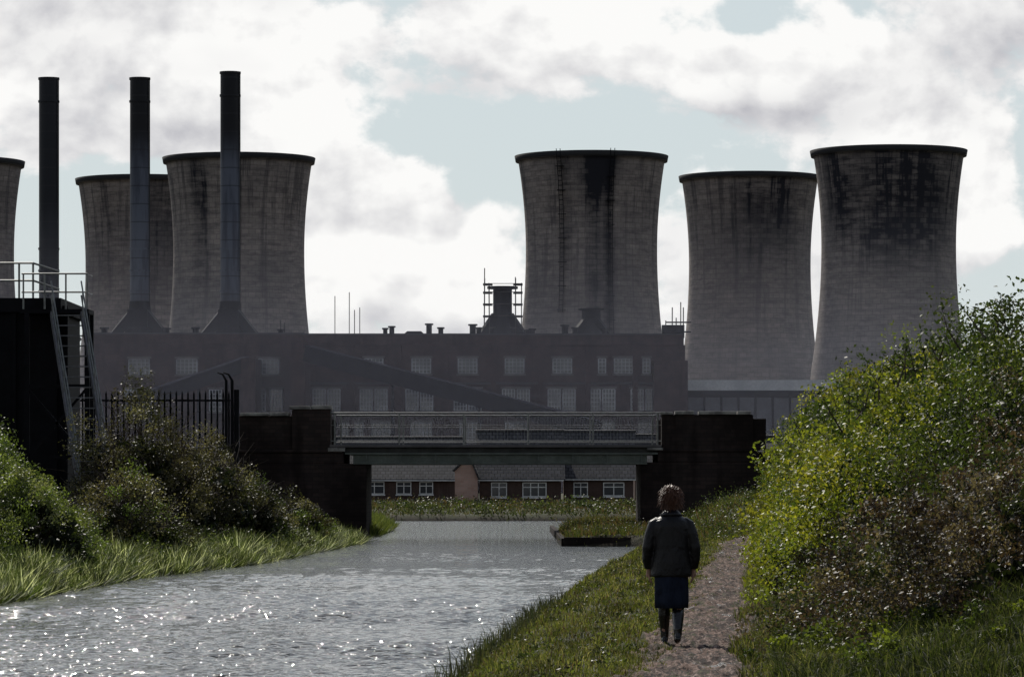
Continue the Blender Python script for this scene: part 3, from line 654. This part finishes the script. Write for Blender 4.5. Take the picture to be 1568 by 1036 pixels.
# ------------------------------------------------------------------ iron fence + retaining wall
mb=MB(); mb.box(-16,-9.45,131,131.5,-.5,2.5); mb.obj('retaining_wall',DBR)
mb=MB(); xx=-15.5
while xx<-9.7:
    mb.box(xx,xx+.06,131.2,131.24,2.5,4.75); mb.add([(xx,131.2,4.75),(xx+.06,131.2,4.75),(xx+.03,131.22,4.88)],[(0,1,2)]); xx+=.2
for z in (2.8,4.5): mb.box(-15.6,-9.6,131.245,131.29,z,z+.07)
for px in (-9.55,-9.75): mb.tube([(px,131,2),(px,131,5.2),(px-.12,131,5.42),(px-.3,131,5.48)],[.06,.05,.035,.02],8)
mb.tube([(-9.4,131,2),(-9.4,131,4.9)],.09,8)
mb.obj('iron_fence',BLACK)
# ------------------------------------------------------------------ steel gantry left
ga=empty('loading_gantry')
mb=MB(); mb.box(-22,-13.05,110,116,0,6.6); mb.box(-22,-12.9,109.8,116.2,6.6,7.0); mb.box(-13.05,-12.75,110.2,110.5,0,6.8)
for k in range(7): mb.box(-14.3-k*1.2,-14.2-k*1.2,109.9,110,0,6.6)
mb.box(-13.9,-11.95,108.4,109.78,6.5,6.62)
for xp in (-13.7,-12.0):
    mb.box(xp-.07,xp+.07,108.4,108.54,0,6.5)
mb.box(-12.1,-11.95,109.6,109.75,0,6.5)
for z in (2.4,4.4): mb.box(-13.7,-12.0,108.42,108.52,z,z+.1)
mb.beam((-13.7,108.47,2.4),(-12.0,108.47,4.4),.07,.07)
mb.beam((-12.0,108.47,2.4),(-13.7,108.47,4.4),.07,.07)
mb.obj('steel_frame',BLACK,ga)
DKST=simple('dark_galvanised',(.13,.13,.145),(.08,.08,.085),6,.5,.1)
mb=MB(); SX=1.25
for s in (0,.85): mb.beam((-13.0+s,108.3,6.5),(-13.0+SX+s,104.6,1.2),.05,.18)
for k in range(18):
    t=k/18; mb.box(-13.0+SX*t,-12.15+SX*t,108.3-3.7*t-.12,108.3-3.7*t+.12,6.45-5.3*t-.03,6.45-5.3*t)
mb.obj('stairs',DKST,ga)
mb=MB()
for z in (8.0,7.5): mb.tube([(-22,109.85,z),(-13.7,109.85,z),(-12.95,109.85,z-.25)],.03,6)
for xp in (-21,-19.5,-18,-16.5,-15,-14.1,-13.7): mb.tube([(xp,109.85,7),(xp,109.85,8.0)],.03,6)
for z in (7.62,7.1): mb.tube([(-13.85,108.45,z),(-12.0,108.45,z),(-12.0,109.7,z)],.025,6)
for xp in (-13.8,-13.2,-12.6,-12.0): mb.tube([(xp,108.45,6.6),(xp,108.45,7.62)],.025,6)
for s in (0,.85):
    for hh_ in (.9,.5): mb.tube([(-13.0+s,108.3,6.5+hh_),(-13.0+SX+s,104.6,1.2+hh_)],.022,6)
    for t in (0.05,.25,.45,.65,.85,1): mb.tube([(-13.0+s+SX*t,108.3-3.7*t,6.5-5.3*t),(-13.0+s+SX*t,108.3-3.7*t,7.4-5.3*t)],.018,6)
mb.obj('handrails',RAIL,ga)
# ------------------------------------------------------------------ woman walking
wo_=empty('walking_woman',(1.65,39.8,float(H(1.65,39.8))+.04))
def cloth(name,col,rough,spec,scale=9,bs=.6,bd=.03):
    m,g=newmat(name); p=g.obj(); n=g.noise(g.mapv(p,scale=(1,1,.6)),scale,4,.6,.6); n2=g.noise(p,120,2,.5)
    c=g.mix(g.ss(n,.35,.7),col,tuple(q*.5 for q in col)); g.out(g.pr(c,rough,g.bump(g.m('ADD',n,g.m('MULTIPLY',n2,.08)),bs,bd),spec)); return m
JK=cloth('jacket_leather',(.007,.006,.007),.45,.25,9,.8,.03); SK=cloth('denim_skirt',(.012,.016,.030),.85,.12,12); BT=cloth('boot_leather',(.010,.009,.009),.25,.5,14,.4)
SKN=cloth('skin',(.36,.21,.16),.55,.3,20,.1,.005); HR=cloth('hair',(.11,.046,.024),.5,.35,40,.8,.01)
def fuse(o,vox,sm=4):
    r=o.modifiers.new('r','REMESH'); r.mode='VOXEL'; r.voxel_size=vox; r.use_smooth_shade=True
    s=o.modifiers.new('s','SMOOTH'); s.iterations=sm; s.factor=.5
mb=MB(); mb.loft([(0,.01,.78,.14,.1),(0,.0,.9,.16,.11),(0,0,1.02,.13,.09),(0,0,1.2,.15,.095),(0,0,1.3,.15,.08),(0,0,1.345,.08,.06),(0,.01,1.40,.05,.052),(0,.02,1.46,.048,.05)],20)
for s,ky,fy in ((-1,.12,.16),(1,.0,-.14)):
    mb.tube([(s*.08,0,.85),(s*.075,ky,.46),(s*.065,fy-.02,.12)],[.085,.055,.035],14)
fuse(mb.obj('body',SKN,wo_,True),.012)
mb=MB(); mb.loft([(0,0,.695,.205,.145),(0,0,.72,.215,.15),(0,0,.84,.205,.15),(0,0,.98,.19,.138),(0,0,1.12,.192,.135),(0,-.005,1.22,.195,.13),(0,-.005,1.275,.18,.115),(0,0,1.32,.12,.09),(0,.0,1.35,.08,.076),(0,.0,1.395,.068,.070)],32)
for s in (-1,1):
    mb.tube([(s*.12,0,1.275),(s*.178,0,1.235),(s*.215,-.02,1.14),(s*.245,-.03,1.0),(s*.247,.0,.88),(s*.23,.035,.79)],[.055,.066,.062,.058,.054,.048],16)
fuse(mb.obj('jacket',JK,wo_,True),.011,3)
mb=MB(); mb.loft([(0,0,1.385,.070,.072),(0,-.005,1.362,.092,.086),(0,-.005,1.34,.118,.096),(0,-.005,1.33,.11,.09)],24); mb.obj('collar',JK,wo_,True)
mb=MB(); mb.loft([(0,0,.80,.16,.12),(0,0,.70,.175,.14),(-.0,.02,.58,.175,.16),(0,.02,.46,.172,.18),(0,.02,.375,.165,.185)],40)
o=mb.obj('skirt',SK,wo_,True)
for v in o.data.vertices:
    t=max(0,(.75-v.co.z)/.4); a=math.atan2(v.co.y,v.co.x); k=1+.09*t*math.sin(a*6)+.04*t*math.sin(a*11+1); v.co.x*=k; v.co.y*=k
mb=MB()
for s,ky,fy,hl in ((-1,.12,.17,0),(1,.0,-.13,.05)):
    x=s*.062
    mb.tube([(s*.072,ky*.9+.01,.40),(x+s*.005,ky*.6+fy*.4-.015,.30),(x,fy-.02,.15),(x,fy-.02,.07+hl*.5)],[.060,.064,.046,.042],16)
    mb.tube([(x,fy-.065,.035+hl),(x,fy-.02,.045+hl*.8),(x,fy+.06,.04+hl*.3),(x,fy+.14,.026)],[.03,.04,.038,.026],14)
    mb.box(x-.028,x+.028,fy-.09,fy-.03,.002+hl*.9,.03+hl)
fuse(mb.obj('boots',BT,wo_,True),.008,2)
bpy.ops.mesh.primitive_uv_sphere_add(segments=32,ring_count=24,radius=1); hd_=bpy.context.object; hd_.name='head'; hd_.data.name='head'
for v in hd_.data.vertices:
    x,y,z=v.co; zz=z*.112; jaw=1-.28*max(0,-z); nx_=x*.070*jaw; ny_=y*.088*(1-.12*max(0,-z))
    if y>0.5: 
        f=math.exp(-(x/.16)**2); ny_+=.022*f*math.exp(-((z+.12)/.2)**2)
        ny_-=.009*math.exp(-((abs(x)-.38)/.16)**2)*math.exp(-((z-.08)/.12)**2)
        ny_+=.007*math.exp(-(x/.3)**2)*math.exp(-((z+.5)/.07)**2)+.006*math.exp(-(x/.3)**2)*math.exp(-((z+.8)/.12)**2)
    v.co=(nx_,ny_,zz)
for p_ in hd_.data.polygons: p_.use_smooth=True
hd_.data.materials.append(SKN); hd_.parent=wo_; hd_.location=(0,.035,1.515)
mb=MB()
for s in (-1,1):
    mb.tube([(s*.070,.03,1.485),(s*.080,.022,1.51),(s*.074,.02,1.54)],[.008,.014,.01],8)
mb.obj('ears',SKN,wo_,True)
mb=MB()
for s in (-1,1): mb.tube([(s*.028,.108,1.526),(s*.028,.120,1.526)],[.012,.006],10)
mb.obj('eyes',WHITE,wo_,True)
bpy.ops.mesh.primitive_ico_sphere_add(subdivisions=5,radius=1); hc=bpy.context.object; hc.name='hair_mass'
for v in hc.data.vertices:
    x,y,z=v.co; k=1+.10*mnoise.noise(Vector((x*3,y*3,z*3)))+.08*mnoise.noise(Vector((x*8,y*8,z*5)))
    fy=1.0 if y<.2 else 1-.30*(y-.2)
    if y>.35 and z<.35: k*=.75
    v.co=(x*.088*k*(1+.08*(z<0)),y*.102*k*fy,z*.108*k*(.92 if z<0 else 1))
for p_ in hc.data.polygons: p_.use_smooth=True
hc.data.materials.append(HR); hc.parent=wo_; hc.location=(0,.015,1.535)
mb=MB()
for k in range(1000):
    u=Vector((random.gauss(0,1),random.gauss(-.5,1),random.gauss(.1,1))).normalized()
    if u.y>.45 and u.z<.4: continue
    b=Vector((0,.015,1.535))+Vector((u.x*.082,u.y*.096,u.z*.098)); dn=Vector((u.x*.035,u.y*.035,-.03+.03*u.z))
    dn+=Vector((random.gauss(0,.014),random.gauss(0,.014),random.gauss(0,.014)))
    mb.tube([b,b+dn*.6+u*.012,b+dn*1.2+Vector((0,0,-.012))],[.0035,.003,.001],4,cap=False)
mb.obj('hair_strands',HR,wo_,True)
for s in (-1,1):
    mb=MB(); wx,wy,wz=s*.23,.037,.79
    mb.tube([(wx,wy,wz+.02),(wx,wy+.004,wz-.03),(wx-s*.002,wy+.01,wz-.075),(wx-s*.004,wy+.014,wz-.095)],[.024,.026,.034,.028],12,ell=.5)
    for k,(dy_,ln) in enumerate([(.026,.066),(.009,.075),(-.009,.07),(-.025,.055)]):
        b=Vector((wx-s*.003,wy+.012+dy_,wz-.085)); mb.tube([b,b+Vector((-s*.004,.002,-ln*.45)),b+Vector((-s*.016,.004,-ln*.8)),b+Vector((-s*.028,.004,-ln))],[.0095,.009,.008,.006],8)
    b=Vector((wx-s*.004,wy+.028,wz-.035)); mb.tube([b,b+Vector((-s*.008,.022,-.025)),b+Vector((-s*.014,.026,-.05))],[.011,.010,.007],8)
    fuse(mb.obj('hand',SKN,wo_,True),.0035,2)
# ------------------------------------------------------------------ haze over the works
def haze(name,box,dens,col,aniso=.3):
    mb=MB(); mb.box(*box); m,g=newmat(name+'_volume'); v=g.n('ShaderNodeVolumeScatter'); g.put(v.inputs['Color'],col)
    v.inputs['Anisotropy'].default_value=aniso; v.inputs['Density'].default_value=dens
    g.out(None,v.outputs[0]); return mb.obj(name,m)
haze('haze',(-300,300,340,1000,.6,27),.00016,(.76,.80,1.),.3)
print('faces',sum(len(o.data.polygons) for o in bpy.data.objects if o.type=='MESH'))
